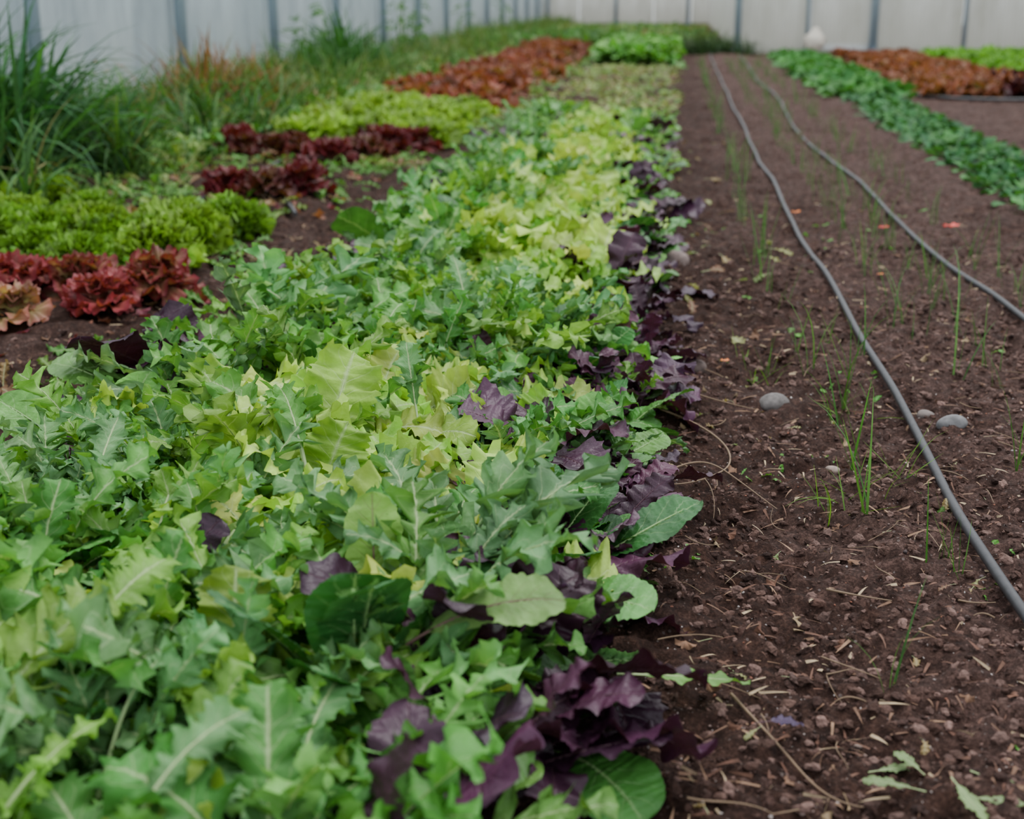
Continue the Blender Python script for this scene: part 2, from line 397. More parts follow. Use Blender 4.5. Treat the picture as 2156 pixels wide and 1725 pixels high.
p_pur=rest&~p_pak&((edgeR&(r2<.45+np.where(Y<6.5,.45,.18)))|(edgeL&(r2<.55)&(Y>1.9))|(r2<.065))
g=rest&~p_pak&~p_pur
p_miz=g&(r2>.62)
p_mus=g&~p_miz
def hs(c): return np.where(c[:,0]>-.16,.60,np.where(c[:,0]>-.27,.78,np.where(c[:,0]<-.95,.85,1.)))*np.clip(1.10-.02*c[:,1],.8,1.1)*(.66+.68*noise2(c[:,0]*5,c[:,1]*5,21))*np.clip(.72+.2*c[:,1],.8,1)
plants(mus,SP['broad'],C[isY],(6,8),.215,(.6,1.4),[YG,YG2,YG3],sizes=hs(C[isY]),c2mul=1.05)
plants(mus,SP['mustard'],C[p_mus],(7,9),.24,(.6,1.45),[GR,GR2,CO,GY],[.22,.3,.24,.24],sizes=hs(C[p_mus]),c2mul=1.15)
plants(miz,SP['mizuna'],C[p_miz],(10,13),.26,(.6,1.45),[GR2,CO,GY],sizes=hs(C[p_miz]))
plants(pak,SP['pak'],C[p_pak],(7,9),.185,(.4,1.25),[DG,(.07,.235,.042),(.12,.32,.06)],sizes=hs(C[p_pak])*1.15)
plants(pur,SP['purple'],C[p_pur],(6,9),.185,(.45,1.3),[PU,PU2],sizes=hs(C[p_pur])*1.3)
# bold rosettes showing along the path side of the bed
plants(pak,SP['pak'],[(-.21,1.52),(-.20,1.97),(-.15,2.22),(-.17,2.45),(-.12,2.66),(-.1,3.1)],(9,11),.155,(.45,1.25),[(.075,.25,.042),(.13,.33,.06)],spread=.012)
plants(pak,SP['pak'],[(-.24,1.30),(-.33,1.42)],(9,11),.15,(.6,1.3),[(.075,.25,.042),(.13,.33,.06)],spread=.012)
plants(pur,SP['purple'],[(-.14,1.78),(-.11,2.07),(-.24,2.1),(-.1,2.35),(-.08,2.88),(-.28,1.62),(-.07,3.3),(-.07,3.7),(-.24,2.7),(-.33,2.5),(-.98,2.45),(-1.0,2.75),(-.08,4.1),(-.07,4.5),(-.18,3.5),(-.2,3.1),(-.22,1.9),(-.17,1.66),(-.07,5.0),(-.07,5.5),(-.15,4.3),(-.16,4.8)],(8,10),.175,(.45,1.3),[PU,PU2],spread=.012)
T2=[variants(leaf_tpl,10,dict(rp=7,rb=49,cols=7),W=.13,pet=.42,a=.5,cc=3.5,lobes=6,depth=.5,fwd=.6,droop=.9,ruf=.3,rf=3,fold=.15,pw=.024,fine=.36,start=.25,stemr=1.15)]*3
tc=np.array([(-.86,.95),(-.62,1.02),(-.48,.98),(-.78,1.2),(-.93,1.3),(-.58,1.36),(-.68,1.62),(-.85,1.8),(-.52,1.9),(-.95,1.6),(-.42,2.25),(-.75,2.35),(-.6,2.7),(-.45,3.1),(-.85,2.9),(-.56,1.6),(-.7,1.05),(-.8,1.5),(-.55,1.15),(-.66,1.25),(-.9,1.1)])
n=len(tc);cz=np.array([GR2,CO,GY])[rng.integers(0,3,n)]
emit(mus,T2,np.column_stack([tc,rng.uniform(.05,.10,n)]),rng.uniform(-1.2,.8,n),rng.uniform(.7,1.05,n),rng.normal(0,.25,n),rng.uniform(.22,.27,n)*np.clip(.6+.25*tc[:,1],.82,1),cz,cz*1.1,0)
mus.build('mustard_greens',m_green);miz.build('mizuna_greens',m_green);pak.build('pak_choi',m_pak);pur.build('purple_mustard',m_purple)

thin=Acc();c=scatter(-1.05,.0,9.8,17.6,60)
plants(thin,SP['mustard'],c,(4,6),.12,(.1,.8),[(.24,.34,.09),(.36,.40,.15),(.14,.28,.055),(.24,.15,.09)],[.35,.25,.25,.15])
thin.build('picked_over_greens',m_green)
tall=Acc();c=scatter(-.85,-.22,17.8,22.3,85)
plants(tall,SP['broad'],c,(7,9),.38,(.7,1.4),[(.085,.29,.033),(.13,.36,.045)])
tall.build('tall_salad_crop',m_green)

# ------------------------------------------------------------------ lettuces
def lettuce(name,centers,R,n,cin,cout,tp,elr=(.15,1.35),hi=5.6):
    a=Acc();centers=np.asarray(centers,float)
    Pn=len(centers);k=rng.integers(n[0],n[1]+1,Pn);idx=np.repeat(np.arange(Pn),k)
    order=np.concatenate([np.arange(q)/max(q-1,1) for q in k]);N_=len(idx)
    c=centers[idx]+rng.normal(0,.014,(N_,2))
    P=np.column_stack([c,ground_z(c[:,0],c[:,1])+.01+.05*(1-order)*R/.13])
    az=order*k[idx]*2.4+rng.normal(0,.25,N_)
    el=elr[1]+(elr[0]-elr[1])*order+rng.normal(0,.15,N_)
    S=R*(.55+.45*order)*rng.uniform(.85,1.15,N_)*rng.uniform(.8,1.2,Pn)[idx]
    cin=np.asarray(cin,float);cout=np.asarray(cout,float)
    pi=rng.integers(0,len(cout),Pn)[idx]
    j=1+rng.normal(0,.22,(N_,1))
    c1=np.clip(cin[pi%len(cin)]*j,0,.9);c2=np.clip(cout[pi]*j,0,.9);ro=rng.normal(0,.15,N_)
    h=P[:,1]<hi
    if h.any(): emit(a,tp,P[h],az[h],el[h],ro[h],S[h],c1[h],c2[h],0)
    h=~h
    if h.any(): emit(a,tp,P[h],az[h],el[h],ro[h],S[h],c1[h],c2[h],1)
    a.build(name,m_lett)
lettuce('red_leaf_lettuce',[(-1.60,3.66),(-1.74,3.86),(-1.93,3.86),(-2.2,3.75),(-1.98,3.56),(-2.15,3.98),(-1.50,3.84)],.12,(24,30),[(.42,.32,.15),(.36,.14,.1)],[(.19,.012,.028),(.27,.03,.045)],FR)
lettuce('red_leaf_lettuce',[(-1.76,3.46)],.10,(16,18),[(.42,.42,.16)],[(.34,.12,.10)],FR)
fc=[(-1.68,4.32),(-1.93,4.52),(-1.66,4.62),(-2.14,4.42),(-1.92,4.25),(-2.3,4.75),(-2.08,4.75),(-2.5,4.55),(-1.80,4.8),(-2.45,4.95),(-2.25,5.1),(-1.64,4.95),(-2.75,5.2),(-2.6,5.5),(-1.80,4.42),(-1.82,4.65),(-2.2,4.6),(-2.35,4.5),(-2.4,4.75),(-2.6,4.8)]
lettuce('frilly_green_lettuce',fc,.135,(40,48),[(.15,.28,.045)],[(.16,.33,.035),(.22,.39,.045)],FF)
dr=[(-1.72,5.7),(-1.9,5.78),(-1.62,5.95),(-1.75,7.0),(-1.95,7.15),(-2.15,7.3),(-2.35,7.45),(-1.85,7.4),(-1.6,7.25),(-1.62,7.8),(-1.7,8.0),(-2.45,7.65),(-1.5,8.0),(-2.1,7.6)]
lettuce('dark_red_lettuce',dr,.145,(18,24),[(.2,.13,.05),(.18,.05,.04)],[(.09,.008,.015),(.14,.014,.024)],FR,hi=8.5)
lettuce('green_leaf_lettuce',jgrid(-2.35,-1.45,8.3,10.4,.22),.165,(16,20),[(.28,.42,.08)],[(.27,.44,.055),(.21,.37,.05)],FR,hi=10)
lettuce('bronze_lettuce_row',jgrid(-2.1,-1.5,10.7,24,.28,.45),.215,(11,16),[(.28,.18,.08),(.18,.24,.07)],[(.25,.05,.034),(.30,.078,.045),(.19,.038,.028)],FR)
lettuce('orange_red_lettuce_bed',jgrid(2.3,3.15,12.6,20.,.24),.18,(12,15),[(.26,.22,.08)],[(.23,.05,.027),(.26,.07,.033)],FR)
lettuce('purple_lettuce_patch',jgrid(3.0,3.7,12.6,13.6,.24),.17,(12,15),[(.1,.04,.04)],[(.06,.008,.02)],FR)
lettuce('bright_green_lettuce_bed',jgrid(3.5,5.2,14.5,20.5,.25),.19,(11,14),[(.18,.40,.04)],[(.17,.40,.03),(.13,.34,.03)],FR)
w=Acc()
plants(w,SP['mustard'],np.vstack([scatter(-2.9,-1.75,5.2,8.5,70),scatter(-1.75,-1.45,5.2,8.5,30),scatter(-1.65,-1.35,6.8,7.7,130),scatter(-1.5,-1.15,8.5,22,45),scatter(-2.7,-1.6,4.0,5.3,60),scatter(-1.55,-1.15,2.2,6.5,9),[(-1.55,4.2),(-1.5,4.4),(-1.45,4.6),(-1.55,4.5),(-1.5,4.75)]]),(5,8),.12,(.1,1.),[(.09,.25,.04),(.14,.31,.055),(.26,.33,.075),(.24,.14,.07)],[.4,.3,.15,.15])
w.build('low_weeds',m_green)

# ------------------------------------------------------------------ right hand spinach bed
s=Acc()
plants(s,SP['pak'],jgrid(1.48,1.88,5.0,12.4,.07,.45),(6,8),.10,(.1,1.0),[(.03,.125,.042),(.048,.175,.05),(.07,.21,.055)])
plants(s,SP['pak'],jgrid(1.42,1.95,12.4,21.5,.1,.45),(6,8),.17,(.3,1.2),[(.05,.20,.045),(.08,.25,.055)])
s.build('spinach_bed',m_spin)

# ------------------------------------------------------------------ grasses and weeds by the wall
def grass(name,centers,n,h,cols,sp=.04,el=(.7,1.5),tl=BL,w=None):
    a=Acc();centers=np.asarray(centers);idx=np.repeat(np.arange(len(centers)),n);N_=len(idx)
    c=centers[idx]+rng.normal(0,sp,(N_,2))
    c[:,0]=np.maximum(c[:,0],-4.24+.95*h)
    P=np.column_stack([c,ground_z(c[:,0],c[:,1])-.01])
    hh=h*rng.uniform(.6,1.3,len(centers))[idx]*rng.uniform(.6,1.25,N_)
    cols=np.asarray(cols,float);C_=cols[rng.choice(len(cols),N_,p=w)]*(1+rng.normal(0,.22,(N_,1)))
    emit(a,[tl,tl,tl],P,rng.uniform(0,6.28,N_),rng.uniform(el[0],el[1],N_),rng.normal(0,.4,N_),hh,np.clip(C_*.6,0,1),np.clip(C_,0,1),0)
    return a.build(name,m_grass)
gc=np.vstack([scatter(-4.1,-2.95,5.2,9.5,16),scatter(-3.1,-2.6,5.2,9.5,10)])
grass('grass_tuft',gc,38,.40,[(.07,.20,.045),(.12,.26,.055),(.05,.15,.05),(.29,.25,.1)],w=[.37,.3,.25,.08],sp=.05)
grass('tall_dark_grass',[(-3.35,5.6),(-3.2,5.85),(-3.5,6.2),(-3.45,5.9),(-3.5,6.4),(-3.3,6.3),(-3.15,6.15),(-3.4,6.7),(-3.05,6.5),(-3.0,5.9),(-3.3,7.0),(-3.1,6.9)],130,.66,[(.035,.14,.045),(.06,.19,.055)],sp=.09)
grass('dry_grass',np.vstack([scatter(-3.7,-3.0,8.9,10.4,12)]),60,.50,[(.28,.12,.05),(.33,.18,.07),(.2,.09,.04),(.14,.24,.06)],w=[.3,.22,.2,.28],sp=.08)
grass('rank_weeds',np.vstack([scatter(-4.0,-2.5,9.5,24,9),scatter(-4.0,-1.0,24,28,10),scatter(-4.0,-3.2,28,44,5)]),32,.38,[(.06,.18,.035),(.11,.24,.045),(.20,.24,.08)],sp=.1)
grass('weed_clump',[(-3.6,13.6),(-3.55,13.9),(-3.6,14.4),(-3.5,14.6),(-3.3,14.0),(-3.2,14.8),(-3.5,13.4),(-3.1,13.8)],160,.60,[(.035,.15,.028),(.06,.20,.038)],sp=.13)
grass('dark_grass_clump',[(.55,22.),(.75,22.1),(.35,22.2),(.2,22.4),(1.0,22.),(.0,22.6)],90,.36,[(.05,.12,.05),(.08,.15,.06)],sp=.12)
lw=Acc()
plants(lw,SP['mustard'],np.vstack([scatter(-3.6,-2.5,6.8,12,28),scatter(-3.4,-2.2,9,24,24),scatter(-3.3,.7,28,40,10)]),(6,9),.25,(.3,1.3),[(.07,.22,.035),(.12,.29,.055),(.22,.32,.07),(.26,.16,.07)],[.35,.3,.25,.1])
plants(lw,SP['mustard'],scatter(-3.5,-1.0,22.5,28,25),(6,9),.36,(.4,1.3),[(.055,.18,.035),(.10,.26,.045)])
lw.build('leafy_weeds',m_green)
ts=Acc()
def stem_plant(x,y,h,n,s):
    zs=np.linspace(.1,1,n)*h
    P=np.column_stack([x+.05*np.sin(zs*4),np.full(n,y),zs]);
    emit(ts,SP['mizuna'],P,rng.uniform(0,6.28,n),rng.uniform(.1,.7,n),rng.normal(0,.3,n),s*(1.1-.5*zs/h),np.tile((.06,.20,.035),(n,1))*1.,np.tile((.09,.26,.045),(n,1)),1)
    t=BL[0];ts.add(t,rotm([0.],[1.5],[0.]),np.array([[x,y,-.02]]),np.array([h]),np.array([(.1,.2,.05)]),np.array([(.1,.22,.05)]))
for x,y,h in((-3.9,20.0,1.05),(-3.8,20.4,.9),(-3.85,19.4,.75),(-3.85,15.2,.7),(-3.8,14.2,.7),(-3.85,25,.7),(-3.85,31,.9)): stem_plant(x,y,h,20,.36)
ts.build('tall_weed',m_green)

# ------------------------------------------------------------------ onion seedlings
oc=[(.437,2.1),(.345,2.25),(.44,2.95),(.31,1.66),(.46,2.02),(.38,2.62),(.40,3.0),(.42,3.12),(.36,2.85),(.66,2.55),(.72,2.3),(.34,3.2),(.47,3.35),(.24,3.3),(.41,3.5)]
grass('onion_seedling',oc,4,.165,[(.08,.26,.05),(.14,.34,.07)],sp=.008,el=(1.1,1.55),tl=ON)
rows=[]
for xx in (.30,.64,.78,1.02):
    for yy in np.arange(3.2,19,.12):
        if rng.random()<.7: rows.append((xx+rng.normal(0,.02),yy+rng.normal(0,.03)))
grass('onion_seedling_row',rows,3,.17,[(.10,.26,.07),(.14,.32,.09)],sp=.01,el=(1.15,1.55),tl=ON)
grass('grass_seedling',[(.33,2.35),(.36,2.4),(.30,2.3),(.40,2.9),(.22,3.22),(.43,2.45),(.25,3.3),(.17,3.35)],7,.11,[(.18,.40,.05)],sp=.015,el=(.3,1.4),tl=ON)
sw=Acc()
plants(sw,SP['purple'],np.vstack([scatter(.3,1.2,1.5,4,8),scatter(.0,1.2,1.3,6,8),[(.02,2.08),(-.01,2.12),(.01,2.0),(.04,2.05),(-.02,1.96),(.62,1.9),(.5,3.2),(.55,1.95)]]),(4,6),.037,(.1,.9),[(.11,.32,.05)])
sw.build('weed_seedling',m_green)

# ------------------------------------------------------------------ ground
ys=[.15]
while ys[-1]<48: ys.append(ys[-1]+max(.0075,ys[-1]*.0046))
ys=np.array(ys)
xs=np.concatenate([np.arange(-8,-3,.1),np.arange(-3,-1.55,.03),np.arange(-1.55,-.95,.014),np.arange(-.95,-.15,.03),np.arange(-.15,1.3,.0075),np.arange(1.3,3,.03),np.arange(3,9.01,.1)])
GX,GYy=np.meshgrid(xs,ys)
lo,to=grid_loops(len(ys),len(xs))
mk('ground_soil',np.column_stack([GX.ravel(),GYy.ravel(),ground_z(GX,GYy).ravel()]),lo,to,soil_mat())

def rock_tpl(seed,sub=1,flat=.65,rough=.16):
    bm=bmesh.new();bmesh.ops.create_icosphere(bm,subdivisions=sub,radius=1.)
    r=np.random.default_rng(seed);v=np.array([p.co[:] for p in bm.verts])
    d=r.normal(0,1,(7,3));d/=np.linalg.norm(d,axis=1)[:,None]
    f=1+sum(.08*np.sin(2.4*(v@q)+r.uniform(0,6)) for q in d)+(r.normal(0,rough,len(v)) if sub<=2 else 0)
    v=v*f[:,None]*np.array([1.,r.uniform(.6,.95),flat])
    lo=np.array([[x.index for x in fa.verts] for fa in bm.faces]).ravel();n=len(bm.faces);bm.free()
    return Tpl(v,lo,np.full(n,3),np.zeros(len(v)),np.zeros((len(v),3)))
RK=[rock_tpl(i,1,.6) for i in range(8)]
RK2=[rock_tpl(i+20,2,.55) for i in range(8)]
def scatter_lumps(name,c,smin,smax,cols,mat,sink=.3,power=2.5,smooth=False,rk=RK):
    a=Acc();n=len(c);S=smin+(smax-smin)*rng.random(n)**power
    P=np.column_stack([c,ground_z(c[:,0],c[:,1])+S*(.5-sink)])
    cols=np.asarray(cols,float);C_=cols[rng.integers(0,len(cols),n)]*(1+rng.normal(0,.2,(n,1)));C_=np.clip(C_,.004,.9)
    pk=rng.integers(0,8,n)
    for i in range(8):
        m=pk==i
        a.add(rk[i],rotm(rng.uniform(0,6.28,m.sum()),rng.normal(0,.5,m.sum()),rng.normal(0,.5,m.sum())),P[m],S[m],C_[m],C_[m])
    return a.build(name,mat,smooth)
m_clod=attr_mat('soil_clod',.95,260,1.)
def logy(n,x0,x1,y0,y1):
    return np.column_stack([rng.uniform(x0,x1,n),y0*np.exp(rng.random(n)*math.log(y1/y0))])
cl=np.vstack([logy(46000,-.15,1.3,1.1,5.),logy(5000,-.1,2.3,3.5,15),logy(4000,-1.7,-.95,2.0,9)])
cm=noise2(cl[:,0]*4,cl[:,1]*4,33)>rng.uniform(.1,.6,len(cl));cl=cl[cm]
scatter_lumps('soil_clods',cl,.001,.012,[(.07,.037,.029),(.10,.056,.045),(.15,.09,.076),(.05,.026,.021)],m_clod,power=5,sink=.45,rk=RK2)
gp=logy(4200,-.05,1.3,1.1,6)
scatter_lumps('grit',gp,.0008,.0034,[(.38,.32,.30),(.28,.20,.18),(.55,.48,.46),(.3,.12,.08)],m_clod,power=3)
pb=logy(30,.0,1.3,1.2,8)
scatter_lumps('pebbles',pb,.004,.009,[(.16,.12,.11),(.20,.15,.13),(.12,.09,.09)],m_clod,power=2,smooth=True,sink=.3,rk=RK2)
m_stone=attr_mat('stone',.75,70,.5)
for x,y,sz,c in((.245,3.0,.038,(.15,.135,.13)),(.586,2.78,.026,(.18,.175,.18)),(.545,2.87,.018,(.17,.14,.13)),(.325,2.57,.014,(.34,.26,.22)),(.069,3.23,.032,(.11,.078,.07)),
                 (.0,4.5,.05,(.24,.18,.165)),(-.05,1.5,.033,(.11,.08,.075))):
    a=Acc();t=rock_tpl(int(x*1000)%97+3,3,.62)
    a.add(t,rotm([rng.uniform(-.5,.5)],[0.],[0.]),np.array([[x,y,ground_z(x,y)+sz*.12]]),np.array([sz]),np.array([c]),np.array([c]))
    a.build('stone',m_stone)

m_straw=attr_mat('dry_litter',.8,60,.2)
a=Acc();c=np.vstack([logy(3600,-.05,1.3,1.15,6),logy(1000,-1.6,-1.0,2,6)]);n=len(c)
P=np.column_stack([c,ground_z(c[:,0],c[:,1])+.005]);cl_=np.array([(.27,.16,.10),(.18,.10,.065),(.40,.30,.19),(.1,.045,.03),(.14,.07,.048)])[rng.integers(0,5,n)]
S=np.column_stack([rng.uniform(.02,.09,n),rng.uniform(.006,.045,n)*1.,rng.uniform(.01,.03,n)])
a.add(blade_tpl(5,.03,.6),rotm(rng.uniform(0,6.28,n),rng.normal(0,.15,n),rng.normal(0,.5,n)),P,S,cl_,cl_)
a.build('straw_litter',m_straw)
a=Acc();c=np.vstack([logy(46,.0,.35,2.6,8.5),logy(34,.0,.9,1.25,3),logy(24,-1.5,-1.1,2.2,8),[(.04,4.0),(.1,4.1),(.13,4.9),(.08,5.0),(.16,5.3),(.05,5.6),(-1.2,2.6),(-1.25,2.5),(-1.3,3.0),(.15,2.95),(.2,2.93)]]);n=len(c)
P=np.column_stack([c,ground_z(c[:,0],c[:,1])+.008])
cl_=np.array([(.36,.36,.15),(.38,.27,.13),(.24,.32,.12),(.22,.11,.07)])[rng.integers(0,4,n)]
emit(a,SP['mustard'],P,rng.uniform(0,6.28,n),rng.normal(.05,.1,n),rng.normal(0,.3,n),np.where(c[:,1]<3,rng.uniform(.025,.055,n),rng.uniform(.05,.11,n)),cl_,cl_,1)
a.build('fallen_leaf_scraps',m_green)
a=Acc();c=np.vstack([logy(110,.0,1.1,1.25,4.5),logy(40,-1.6,-1.1,2.,6),[(.2,1.36),(.15,1.42),(.22,1.4)]]);n=len(c)
P=np.column_stack([c,ground_z(c[:,0],c[:,1])+.006]);cl_=np.array([(.22,.12,.075),(.34,.24,.14),(.15,.07,.045)])[rng.integers(0,3,n)]
emit(a,FR,P,rng.uniform(0,6.28,n),rng.normal(.0,.2,n),rng.normal(0,.5,n),rng.uniform(.010,.026,n),cl_,cl_*.8,1)
a.build('dead_leaf_litter',m_straw)
a=Acc();c=np.vstack([scatter(-1.75,-1.45,3.2,4.0,70),scatter(-1.7,-1.4,5.4,7.2,50)]);n=len(c)
P=np.column_stack([c,ground_z(c[:,0],c[:,1])+.01]);cl_=np.array([(.36,.13,.08),(.32,.21,.1),(.2,.035,.06)])[rng.integers(0,3,n)]
emit(a,FR,P,rng.uniform(0,6.28,n),rng.normal(.0,.2,n),rng.normal(0,.5,n),rng.uniform(.03,.06,n),cl_,cl_*.8,1)
a.build('shed_lettuce_leaves',m_lett)

def one(name,tpl,x,y,z,az,el,ro,s,c,mat):
    a=Acc();a.add(tpl,rotm([az],[el],[ro]),np.array([[x,y,z]]),np.array([s]),np.array([c]),np.array([c]));return a.build(name,mat)
flat=leaf_tpl(4,43,7,W=.14,pet=.2,a=.5,cc=3,lobes=9,depth=.3,fwd=.3,droop=.15,ruf=.15,rf=3,fold=.1,seed=5,fine=.1)
one('fallen_green_leaf',flat,-.05,1.58,.028,-1.5,-.02,.1,.17,(.16,.35,.075),m_green)
for az,xx,yy,ss in((-2.2,.36,1.44,.08),(-1.2,.25,1.46,.07),(-2.9,.33,1.40,.08),(1.2,.30,1.38,.07),(-1.7,.34,1.37,.07),(.4,.31,1.44,.06)):
    one('wilted_leaf',flat,xx,yy,float(ground_z(xx,yy))+.012,az,.0,.2,ss,(.22,.32,.13),m_green)
one('purple_fallen_leaf',SP['purple'][0][0],.12,1.49,.02,-1.2,.0,.1,.06,(.045,.02,.07),m_purple)
hero=leaf_tpl(4,46,9,W=.19,pet=.26,a=.5,cc=2.4,lobes=10,depth=.10,fwd=.25,droop=.25,ruf=.14,rf=2.5,fold=.14,seed=9,pw=.022,jit=.03,sway=.05)
one('upright_mustard_leaf',hero,-.355,1.56,.05,.25,1.35,.1,.205,(.21,.40,.075),m_violetrib)
hero2=leaf_tpl(4,46,9,W=.17,pet=.26,a=.5,cc=2.6,lobes=11,depth=.14,fwd=.3,droop=.8,ruf=.12,rf=2,fold=.1,seed=12,pw=.022,jit=.03,sway=.05)
one('arching_mustard_leaf',hero2,-.31,1.41,.12,-1.45,.62,.25,.225,(.20,.36,.10),m_violetrib)

# ------------------------------------------------------------------ curves : hoses and twigs
def tube(name,pts,r,mat,taper=False):
    cu=bpy.data.curves.new(name,'CURVE');cu.dimensions='3D';cu.bevel_depth=r;cu.bevel_resolution=4;cu.use_fill_caps=True
    sp=cu.splines.new('NURBS');sp.points.add(len(pts)-1)
    for i,p in enumerate(pts):
        sp.points[i].co=(*p,1)
        if taper: sp.points[i].radius=1-.6*i/(len(pts)-1)
    sp.order_u=4;sp.use_endpoint_u=True;sp.resolution_u=8
    ob=bpy.data.objects.new(name,cu);COL.objects.link(ob);cu.materials.append(mat);return ob
m_hose=plain('poly_hose',(.042,.040,.045),.5,0,60,.5,.15)
def hose(name,ctrl,r=.0085):
    ctrl=np.array(ctrl);y=np.concatenate([np.arange(ctrl[0,1],8,.15),np.arange(8,ctrl[-1,1],.4)])
    x=np.interp(y,ctrl[:,1],ctrl[:,0])
    x=np.convolve(np.pad(x,1,'edge'),np.ones(3)/3,'valid')
    x+= .006*np.sin(y*2.1)+.004*np.sin(y*5)
    z=ground_z(x,y);z=np.convolve(np.pad(z,2,'edge'),np.ones(5)/5,'valid')+r+.009
    return tube(name,np.column_stack([x,y,z]),r,m_hose)
hose('drip_irrigation_hose',[(.535,1.2),(.518,1.87),(.505,2.6),(.49,3.73),(.47,5.3),(.45,7.35),(.455,12),(.47,19.4),(.5,22)],.0085)
hose('drip_irrigation_hose',[(1.0,2.8),(.946,3.72),(.90,4.52),(.865,5.5),(.85,6.63),(.834,7.83),(.79,9.0),(.80,10.1),(.86,11.4),(.88,12.5),(.84,14.),(.83,15.4),(.87,17),(.89,18.1),(.93,22)],.0085)
hose('soaker_hose',[(-1.78,2.6),(-1.85,3.5),(-1.93,5.0),(-2.0,5.9),(-2.05,6.9),(-2.0,8.2)],.009)
hose('soaker_hose',[(-1.45,5.3),(-1.66,5.7),(-1.70,6.2),(-1.72,6.9),(-1.75,8.4)],.009)
tube('black_supply_hose',[(1.95,13.2,.03),(2.1,12.5,.02),(2.5,12.15,.02),(2.9,12.2,.02),(3.4,12.3,.02)],.015,m_hose)
m_twig=plain('twig',(.22,.145,.09),.8,0,80,.35,.3)
def twig(pts,r=.0018):
    return tube('twig',[(x,y,float(ground_z(x,y))+.009+dz) for x,y,dz in pts],r,m_twig,True)
twig([(.096,1.61,.0),(.12,1.56,.004),(.16,1.48,.006),(.195,1.41,.0),(.235,1.385,.0)],.0022)
twig([(.195,1.41,.0),(.17,1.36,.004),(.13,1.34,.0)],.0015)
twig([(-.01,2.80,.01),(.06,2.72,.008),(.13,2.64,.004),(.13,2.52,.01),(.10,2.42,.004),(.03,2.36,0),(-.03,2.34,0)],.0024)
twig([(.02,2.42,.01),(.07,2.46,.015),(.12,2.44,.01),(.17,2.38,.0),(.2,2.3,0)],.0018)
twig([(.02,2.5,.0),(.06,2.42,.01),(.1,2.36,.02),(.09,2.28,0)],.0013)
twig([(.25,1.95,.0),(.29,1.93,.006),(.34,1.91,0)],.002)
twig([(.0,1.75,0),(.05,1.76,.003),(.09,1.765,0)],.0012)
twig([(.07,2.95,0),(.13,2.9,.004),(.2,2.9,0)],.0018)
for i in range(90):
    x,y=rng.uniform(.0,1.0),1.3*math.exp(rng.random()*1.2);a_=rng.uniform(0,6.28);l=rng.uniform(.02,.07)
    p=[(x,y,.0)]
    for k in range(3):
        a_+=rng.normal(0,.4);x+=math.cos(a_)*l*.5;y+=math.sin(a_)*l*.5;p.append((x,y,rng.uniform(0,.006)))
    twig(p,rng.uniform(.0006,.0015))

m_pet=plain('poppy_petal',(.75,.03,.015),.5,0,40,.2,.05);m_or=plain('marigold_petal',(.8,.2,.02),.5,0,40,.2,.05)
def flower(name,x,y,s,mat,z=.01):
    vs=[];lo=[];to=[]
    for k in range(6):
        t=frill_tpl(4,5,1.,.6,2,.1,.6,seed=k)
        R=rotm([k*1.047+rng.normal(0,.15)],[.55],[0.])[0]
        v=(t.v*s)@R.T+np.array([x,y,float(ground_z(x,y))+z])
        lo.append(t.loops+sum(len(q) for q in vs));vs.append(v);to.append(t.tot)
    return mk(name,np.vstack(vs),np.concatenate(lo),np.concatenate(to),mat)
for x,y,s,m in((1.06,5.4,.032,m_pet),(.78,5.2,.020,m_pet),(.5,5.7,.020,m_or),(.14,3.3,.011,m_or),(.66,4.4,.010,m_or)):
    flower('fallen_petals' if s<.03 else 'red_poppy',x,y,s,m)
for (x,y) in scatter(-3.9,-3.0,8.5,11,5): flower('yellow_wildflower',x,y,.02,m_or,.3+.15*rng.random())
flower('red_poppy',4.4,17.5,.09,m_pet,.5)

# ------------------------------------------------------------------ greenhouse shell
def boxes(name,bl,mat):
    bm=bmesh.new()
    for (x0,x1,y0,y1,z0,z1) in bl:
        r=bmesh.ops.create_cube(bm,size=1)
        for v in r['verts']:
            v.co=Vector(((x0+x1)/2+v.co.x*(x1-x0),(y0+y1)/2+v.co.y*(y1-y0),(z0+z1)/2+v.co.z*(z1-z0)))
    me=bpy.data.meshes.new(name);bm.to_mesh(me);bm.free()
    ob=bpy.data.objects.new(name,me);COL.objects.link(ob);me.materials.append(mat);return ob
H=2.6
m_pl=panel_mat('polycarbonate_side',(.66,.74,.78),'Y');m_pb=panel_mat('polycarbonate_end',(.94,.93,.85),'X')
m_steel=plain('galvanised_steel',(.34,.43,.50),.5,.1,25,.12,.05);m_frame=plain('aluminium_frame',(.8,.82,.82),.5,.1,20,.1,.05)
pyl=[6.3+2.88*i-2.88*2 for i in range(17)]
boxes('wall_left',[(-4.43,-4.40,y+.008,y+2.88-.008,-.05,H) for y in pyl[:-1]]+[(-4.44,-4.37,pyl[0],46.2,-.1,.07)],m_pl)
boxes('wall_back',[(-4.4+i*1.2+.01,-4.4+(i+1)*1.2-.01,46.3,46.33,-.05,H) for i in range(6)]+[(-4.4,2.8,46.28,46.36,-.1,.06)],m_pb)
ex=.94;ey=23.0
boxes('wall_end',[(ex,2.0,ey,ey+.03,.07,H),(3.07,4.41,ey,ey+.03,.07,H),(4.45,5.9,ey,ey+.03,.07,H),(5.93,7.64,ey,ey+.03,.07,H),(ex,7.64,ey-.02,ey+.05,-.08,.07),(2.0,3.07,ey,ey+.03,2.15,H),(ex,ex+.03,ey+.05,46.2,-.05,H)],m_pb)
boxes('door_1',[(2.09,2.98,ey-.005,ey+.02,.12,1.0),(2.09,2.98,ey-.005,ey+.02,1.06,2.1)],m_pb)
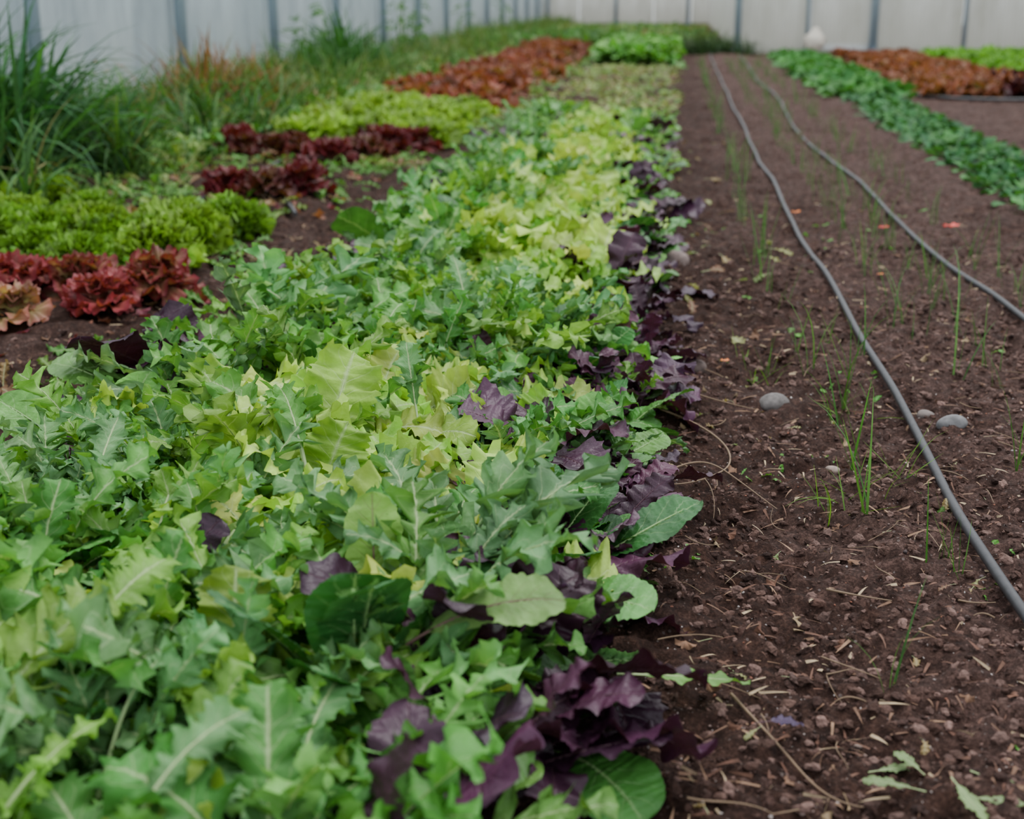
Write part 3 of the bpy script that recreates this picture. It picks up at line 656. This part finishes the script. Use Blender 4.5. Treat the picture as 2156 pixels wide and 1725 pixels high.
boxes('trim_1',[(2.03,2.09,ey-.03,ey+.03,.05,2.15),(2.98,3.04,ey-.03,ey+.03,.05,2.15),(2.03,3.04,ey-.03,ey+.03,2.1,2.15),(2.03,3.04,ey-.03,ey+.03,1.0,1.06),(2.03,3.04,ey-.03,ey+.03,.05,.12)],m_frame)
boxes('wall_right',[(7.66,7.69,1+2.88*i+.01,1+2.88*(i+1)-.01,-.05,H) for i in range(8)],m_pl)
def post(name,x,y,r,h=H):
    bm=bmesh.new()
    bmesh.ops.create_cone(bm,cap_ends=True,segments=20,radius1=r,radius2=r,depth=h+.1)
    bmesh.ops.translate(bm,verts=bm.verts,vec=(0,0,h/2-.05))
    for z,rr in((.03,r*1.5),(h-.1,r*1.25)):
        q=bmesh.ops.create_cone(bm,cap_ends=True,segments=20,radius1=rr,radius2=rr,depth=.05)
        bmesh.ops.translate(bm,verts=q['verts'],vec=(0,0,z))
    me=bpy.data.meshes.new(name);bm.to_mesh(me);bm.free()
    for p in me.polygons:p.use_smooth=len(p.vertices)==4
    ob=bpy.data.objects.new(name,me);ob.location=(x,y,0);COL.objects.link(ob);me.materials.append(m_steel)
for y in pyl: post('greenhouse_post',-4.31,y,.05)
for x in (-4.2,-2.,.3): post('greenhouse_post',x,46.15,.06)
for x,r in((.94,.055),(2.02,.03),(3.05,.065),(4.43,.035),(5.9,.05),(7.4,.06)): post('greenhouse_post',x,22.88,r)
boxes('trim_2',[(-4.40,-4.34,pyl[0],46.2,2.2,2.26)],m_steel)
bm=bmesh.new();bmesh.ops.create_uvsphere(bm,u_segments=28,v_segments=18,radius=1)
for v in bm.verts:
    z=v.co.z;v.co.x*=.16*(1+.06*math.sin(5*v.co.y+3*z));v.co.y*=.14
    v.co.z=.16+z*.16 if z<.75 else .16+.12+(z-.75)*.4
    if z>.75: v.co.x*=.8;v.co.y*=.8
    v.co.x+=.015*math.sin(9*z+4*v.co.y*10)
me=bpy.data.meshes.new('white_sack');bm.to_mesh(me);bm.free()
for p in me.polygons:p.use_smooth=True
ob=bpy.data.objects.new('white_sack',me);ob.location=(2.1,22.4,.02);COL.objects.link(ob);me.materials.append(plain('woven_sack',(.8,.72,.62),.8,0,40,.1,.3))

# ------------------------------------------------------------------ light
W_=bpy.data.worlds.new('overcast_sky');bpy.context.scene.world=W_;W_.use_nodes=True
nt=W_.node_tree;bg=nt.nodes['Background'];bg.inputs[0].default_value=(.90,.96,1,1);bg.inputs[1].default_value=1.55
ld=bpy.data.lights.new('overcast_sun','SUN');ld.energy=3.0;ld.angle=45*D2R;ld.color=(1,.99,.96)
lo_=bpy.data.objects.new('overcast_sun',ld);COL.objects.link(lo_);lo_.rotation_euler=(-20*D2R,12*D2R,0)

# ------------------------------------------------------------------ camera
cd=bpy.data.cameras.new('camera');cam=bpy.data.objects.new('camera',cd);COL.objects.link(cam)
cd.sensor_width=36;cd.sensor_fit='HORIZONTAL';cd.lens=48.42
cam.location=(0,0,.85);cam.rotation_euler=((90-16.7)*D2R,0,6.63*D2R)
cd.dof.use_dof=True;cd.dof.focus_distance=2.3;cd.dof.aperture_fstop=4.0
bpy.context.scene.camera=cam
